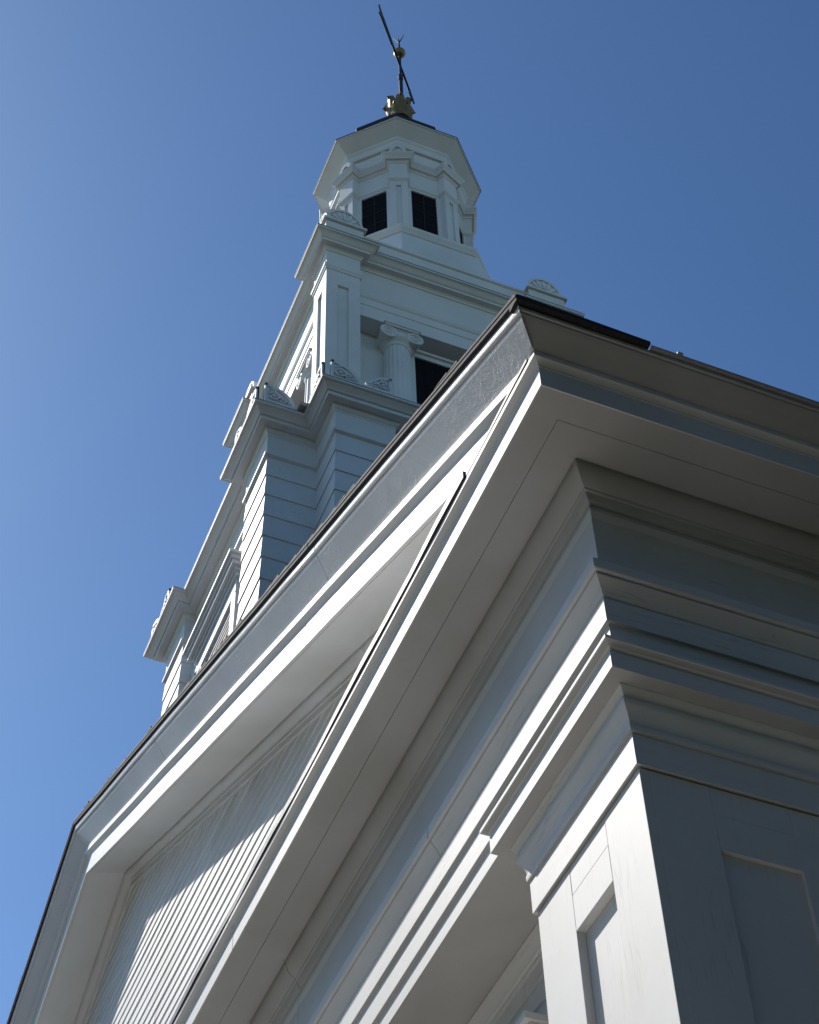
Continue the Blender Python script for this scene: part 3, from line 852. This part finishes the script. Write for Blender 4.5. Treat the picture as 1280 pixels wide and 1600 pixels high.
# mirrored neighbour of each column
import itertools
mb = column()
mb.v = [(x, 2 * YC - y, z) for x, y, z in mb.v]; mb.f = [tuple(reversed(f)) for f in mb.f]
cl2 = build('column', mb, TOWER, belfry, smooth=30)
for k in (1, 2, 3): rot_copy(cl2, belfry, k)
mb = MB(); T = face(1)
mb.fbox(T, -0.36, 0.36, 1.24, 1.275, 9.2, 11.86)
for q in (-0.22, -0.08, 0.08, 0.22):
    mb.fbox(T, q - 0.008, q + 0.008, 1.27, 1.282, 9.2, 11.86)
lw = build('louver', mb, GLASS, belfry)
mb = MB()
for sg in (-1, 1): mb.fbox(T, sg * 0.40 - 0.04, sg * 0.40 + 0.04, 1.24, 1.30, 9.2, 11.94)
mb.fbox(T, -0.36, 0.36, 1.24, 1.295, 11.86, 11.94)
mb.fbox(T, -0.46, 0.46, 1.24, 1.325, 11.94, 11.985)
fr = build('louver_frame', mb, TOWER, belfry, bevel=0.003)
for k in (1, 2, 3): rot_copy(lw, belfry, k); rot_copy(fr, belfry, k)

# --- octagonal lantern
LX, LY = -8.627, 3.187
def octo(r, a0=-22.5):
    return [(LX + r * math.cos(rad(a0 + 45 * i)), LY + r * math.sin(rad(a0 + 45 * i))) for i in range(8)]
CO = math.cos(rad(22.5))
def vface(i):                       # frame at vertex direction i
    a = rad(-22.5 + 45 * i); c, s_ = math.cos(a), math.sin(a)
    return lambda t, n, z: (LX + n * c - t * s_, LY + n * s_ + t * c, z)
def wface(i):
    a = rad(45 * i); c, s_ = math.cos(a), math.sin(a)
    return lambda t, n, z: (LX + n * c - t * s_, LY + n * s_ + t * c, z)
AP = 0.885
rvx = AP / CO
mb = MB(); mb.sweep(octo(rvx), [(-0.15, 14.8), (0.0, 14.8), (0.0, 18.05), (-0.15, 18.05)])
lantern = build('lantern', mb, TOWER, steeple, label='octagonal white lantern with dark windows and flared eave')
mb = MB(); mb.sweep(octo(1.38), [(-0.9, 13.5), (0.17, 13.5), (0.165, 14.02), (0.12, 14.20), (0.075, 14.38), (0.04, 14.60), (-0.03, 14.66), (-0.03, 14.72), (-0.01, 14.73), (0.0, 14.76),
                                   (0.03, 14.80), (0.035, 14.855), (-0.1, 14.90), (-0.9, 14.93)])
build('pedestal', mb, TOWER, lantern, bevel=0.003, smooth=30)
def pil():
    mb = MB(); T = vface(0)
    mb.fbox(T, -0.125, 0.125, 0.86, 1.015, 14.88, 16.72)
    mb.fbox(T, -0.125, -0.036, 1.015, 1.04, 15.1, 16.70); mb.fbox(T, 0.036, 0.125, 1.015, 1.04, 15.1, 16.70)
    mb.fbox(T, -0.036, 0.036, 1.015, 1.04, 16.55, 16.70); mb.fbox(T, -0.036, 0.036, 1.015, 1.04, 15.1, 15.3)
    mb.fbox(T, -0.185, 0.185, 0.86, 1.10, 14.88, 15.10)
    return mb
p8 = build('pilaster', pil(), TOWER, lantern, bevel=0.002)
def rot8(src, parent, i):
    o0 = Vector((LX - XA, LY - YC, 0))
    M = Matrix.Translation(o0) @ Matrix.Rotation(rad(45 * i), 4, 'Z') @ Matrix.Translation(-o0)
    return copy_part(src, parent, M)
def win():
    mb = MB(); T = wface(0)
    for sg in (-1, 1): mb.fbox(T, sg * 0.218 - 0.028, sg * 0.218 + 0.028, AP - 0.03, AP + 0.03, 14.95, 16.66)
    mb.fbox(T, -0.19, 0.19, AP - 0.03, AP + 0.028, 16.62, 16.66)
    return mb
wn = build('window', win(), TOWER, lantern, bevel=0.002)
def sash():
    mb = MB(); T = wface(0)
    mb.fbox(T, -0.19, 0.19, AP - 0.04, AP + 0.006, 14.95, 16.62)
    return mb
def bars():
    mb = MB(); T = wface(0)
    mb.fbox(T, -0.009, 0.009, AP, AP + 0.014, 14.95, 16.62)
    for z in (15.28, 15.56, 15.84, 16.12, 16.38): mb.fbox(T, -0.19, 0.19, AP, AP + 0.0125, z, z + 0.016)
    return mb
wp = build('pane', sash(), GLASS, lantern)
wb = build('muntin', bars(), MUNTIN, lantern)
for i in range(1, 8):
    rot8(p8, lantern, i); rot8(wn, lantern, i); rot8(wp, lantern, i); rot8(wb, lantern, i)
rplan = []
for i in range(8):
    T = vface(i)
    n0 = rvx - 0.125 * math.tan(rad(22.5)) + 0.012
    for t, n in ((-0.125, n0), (-0.125, 1.04), (0.125, 1.04), (0.125, n0)):
        q = T(t, n, 0); rplan.append((q[0], q[1]))
mb = MB(); mb.sweep(rplan, [(-0.05, 17.22), (-0.05, 16.66), (0.004, 16.66), (0.012, 16.675), (0.03, 16.70), (0.03, 16.735), (0.006, 16.75), (0.004, 17.22)])
build('entablature', mb, TOWER, lantern, bevel=0.002)
mb = MB(); mb.sweep(rplan, [(-0.10, 17.40), (-0.05, 17.16), (0.012, 17.16), (0.02, 17.19), (0.035, 17.205), (0.06, 17.21), (0.062, 17.24), (0.07, 17.25), (0.08, 17.28), (0.10, 17.305), (0.105, 17.335), (0.0, 17.36)])
build('cornice', mb, TOWER, lantern, bevel=0.001, smooth=22)
def antefix():
    mb = MB(); T = vface(0); z0 = 17.34; n = 1.055
    w_, h, k = 0.13, 0.30, 14
    ot = [(w_ * math.cos(math.pi * i / k), z0 + 0.06 + h * math.sin(math.pi * i / k) ** 0.9) for i in range(k + 1)]
    it = [(w_ * .62 * math.cos(math.pi * i / k), z0 + 0.07 + h * .66 * math.sin(math.pi * i / k)) for i in range(k + 1)]
    mb.prism(T, [(w_, z0)] + ot + [(-w_, z0)], n - 0.06, n - 0.005)
    for i in range(k): mb.prism(T, [ot[i], ot[i + 1], it[i + 1], it[i]], n - 0.01, n + 0.02)
    mb.fbox(T, -w_ - 0.03, w_ + 0.03, n - 0.06, n + 0.025, z0, z0 + 0.05)
    mb.fbox(T, -0.02, 0.02, n - 0.01, n + 0.015, z0 + 0.06, z0 + 0.20)
    return mb
an = build('antefix', antefix(), TOWER, lantern, bevel=0.002)
for i in range(1, 8): rot8(an, lantern, i)
mb = MB(); mb.sweep(octo(1.0), [(-0.25, 18.12), (-0.15, 17.80), (0.0, 17.80), (0.012, 17.84), (0.016, 17.92), (0.035, 17.95), (0.045, 17.985), (0.218, 18.165), (0.236, 18.170), (0.238, 18.192), (0.20, 18.21)])
build('eave', mb, TOWER, lantern, bevel=0.0015)
mb = MB(); mb.sweep(octo(1.0), [(-0.9, 18.15), (0.15, 18.18), (0.242, 18.1935), (0.244, 18.206), (-0.12, 18.62), (-0.19, 18.70), (-0.9, 18.75)])
mb.sweep(octo(0.84), [(-0.5, 18.70), (0.0, 18.70), (0.0, 19.13), (-0.03, 19.16), (-0.36, 19.26), (-0.50, 19.60), (-0.58, 20.05), (-0.63, 20.45), (-0.68, 20.46), (-0.8, 20.46)])
build('dome', mb, CREST, lantern, label='dark lead-covered bell roof of the lantern')
# gilded acanthus finial
mb = MB()
Mx = Matrix.Translation((LX + 0.03, LY + 0.075, 0))
mb.lathe([(0.20, 20.40), (0.17, 20.55), (0.15, 20.75), (0.15, 20.95), (0.12, 21.10), (0.04, 21.14)], 20, Mx)
def leaf(a, rb, z0, h, curl, wd_):
    ca, sa = math.cos(a), math.sin(a)
    k = 7; P = []; F = []
    for i in range(k + 1):
        f = i / k
        r = rb + 0.015 * math.sin(f * 3) + curl * max(0, f - 0.55) ** 1.6 * 3.0
        z = z0 + h * (f if f < 0.85 else 0.85 - (f - 0.85) * 0.6)
        ww = wd_ * (0.55 + 0.65 * math.sin(math.pi * min(1, f * 0.9 + 0.1))) * (1.0 if i < k else 0.35)
        for j, (s_, dr) in enumerate(((-1, -0.018), (-.45, 0.012), (0, 0.03), (.45, 0.012), (1, -0.018))):
            tx, ty = -sa * s_ * ww, ca * s_ * ww
            P.append((LX + 0.03 + ca * (r + dr) + tx, LY + 0.075 + sa * (r + dr) + ty, z))
    P2 = [(p[0] - ca * 0.02, p[1] - sa * 0.02, p[2]) for p in P]
    n = len(P)
    for i in range(k):
        for j in range(4):
            a0 = i * 5 + j
            F.append((a0, a0 + 1, a0 + 6, a0 + 5)); F.append((n + a0, n + a0 + 5, n + a0 + 6, n + a0 + 1))
        F.append((i * 5, i * 5 + 5, n + i * 5 + 5, n + i * 5)); F.append((i * 5 + 4, n + i * 5 + 4, n + i * 5 + 9, i * 5 + 9))
    F.append(tuple(range(k * 5, k * 5 + 5)) + tuple(n + k * 5 + 4 - q for q in range(5)))
    mb.add(P, F)
    return P2, n
def add_leaf(*a):
    b = len(mb.v)
    # leaf() appends the outer skin and faces that also index the inner skin, which follows at once
    P2, n = leaf(*a)
    mb.v += P2
for i in range(7):
    add_leaf(rad(i * 360 / 7 + 10), 0.165, 20.42, 0.40, 0.09, 0.075)
for i in range(7):
    add_leaf(rad(i * 360 / 7 + 36), 0.150, 20.46, 0.70, 0.12, 0.075)
build('finial', mb, GOLD, lantern, smooth=50, label='tarnished gilt acanthus finial')

# ================================================================== WEATHERVANE
PX, PY = -8.565, 3.30
vane = thing('weathervane', 'dark arrow weathervane on an iron rod with gilt ball above the steeple finial', 'weathervane', (PX, PY, ZO + 21.1))
mb = MB()
mb.tube((PX, PY, 21.05), (PX, PY, 21.95), 0.034); mb.tube((PX, PY, 21.95), (PX, PY, 22.1), 0.043); mb.tube((PX, PY, 22.1), (PX, PY, 22.95), 0.024)
mb.tube((PX, PY, 23.0), (PX, PY, 23.42), 0.022, 0.014)
build('rod', mb, IRON, vane, smooth=40)
mb = MB()
mb.lathe([(0.001, -0.10)] + [(0.10 * math.cos(rad(a)), 0.10 * math.sin(rad(a))) for a in range(-80, 81, 10)] + [(0.001, 0.10)], 24, Matrix.Translation((PX, PY, 22.97)))
build('ball', mb, GOLD, vane, smooth=60)
mb = MB()
d = Vector((-7.756 - -9.115, 2.579 - 3.755, 0)).normalized()
c0 = Vector((PX, PY, 22.5))
tail = c0 + d * 1.0; head = c0 - d * 0.66
mb.tube(c0 - d * 0.55, c0 + d * 0.9, 0.021)
def blade(pts, th):
    nrm = Vector((-d.y, d.x, 0)) * th
    k = len(pts)
    P = [c0 + d * a + Vector((0, 0, b)) + nrm for a, b in pts] + [c0 + d * a + Vector((0, 0, b)) - nrm for a, b in pts]
    mb.add(P, [tuple(range(k)), tuple(range(k, 2 * k))[::-1]] + [(i, (i + 1) % k, k + (i + 1) % k, k + i) for i in range(k)])
mb2 = mb
build('arrow', mb, IRON, vane, smooth=40)
ar = vane.children[-1]
mb = MB(); blade([(0.36, 0.0), (0.42, 0.07), (0.95, 0.10), (1.07, 0.15), (0.985, 0.0), (1.07, -0.15), (0.95, -0.10), (0.42, -0.07)], 0.012)
build('tail', mb, VANE, ar)
mb = MB(); blade([(-0.46, 0.02), (-0.50, 0.07), (-0.75, 0.0), (-0.50, -0.07), (-0.46, -0.02)], 0.014)
build('arrowhead', mb, VANE, ar)
mb = MB()
for (dx, dy, h) in ((0.04, 0.085, 0.30), (-0.05, -0.10, 0.22), (0.05, -0.03, 0.12)):
    mb.tube((PX, PY, 23.38), (PX + dx, PY + dy, 23.38 + h), 0.012, 0.004, 6)
build('prong', mb, IRON, vane)
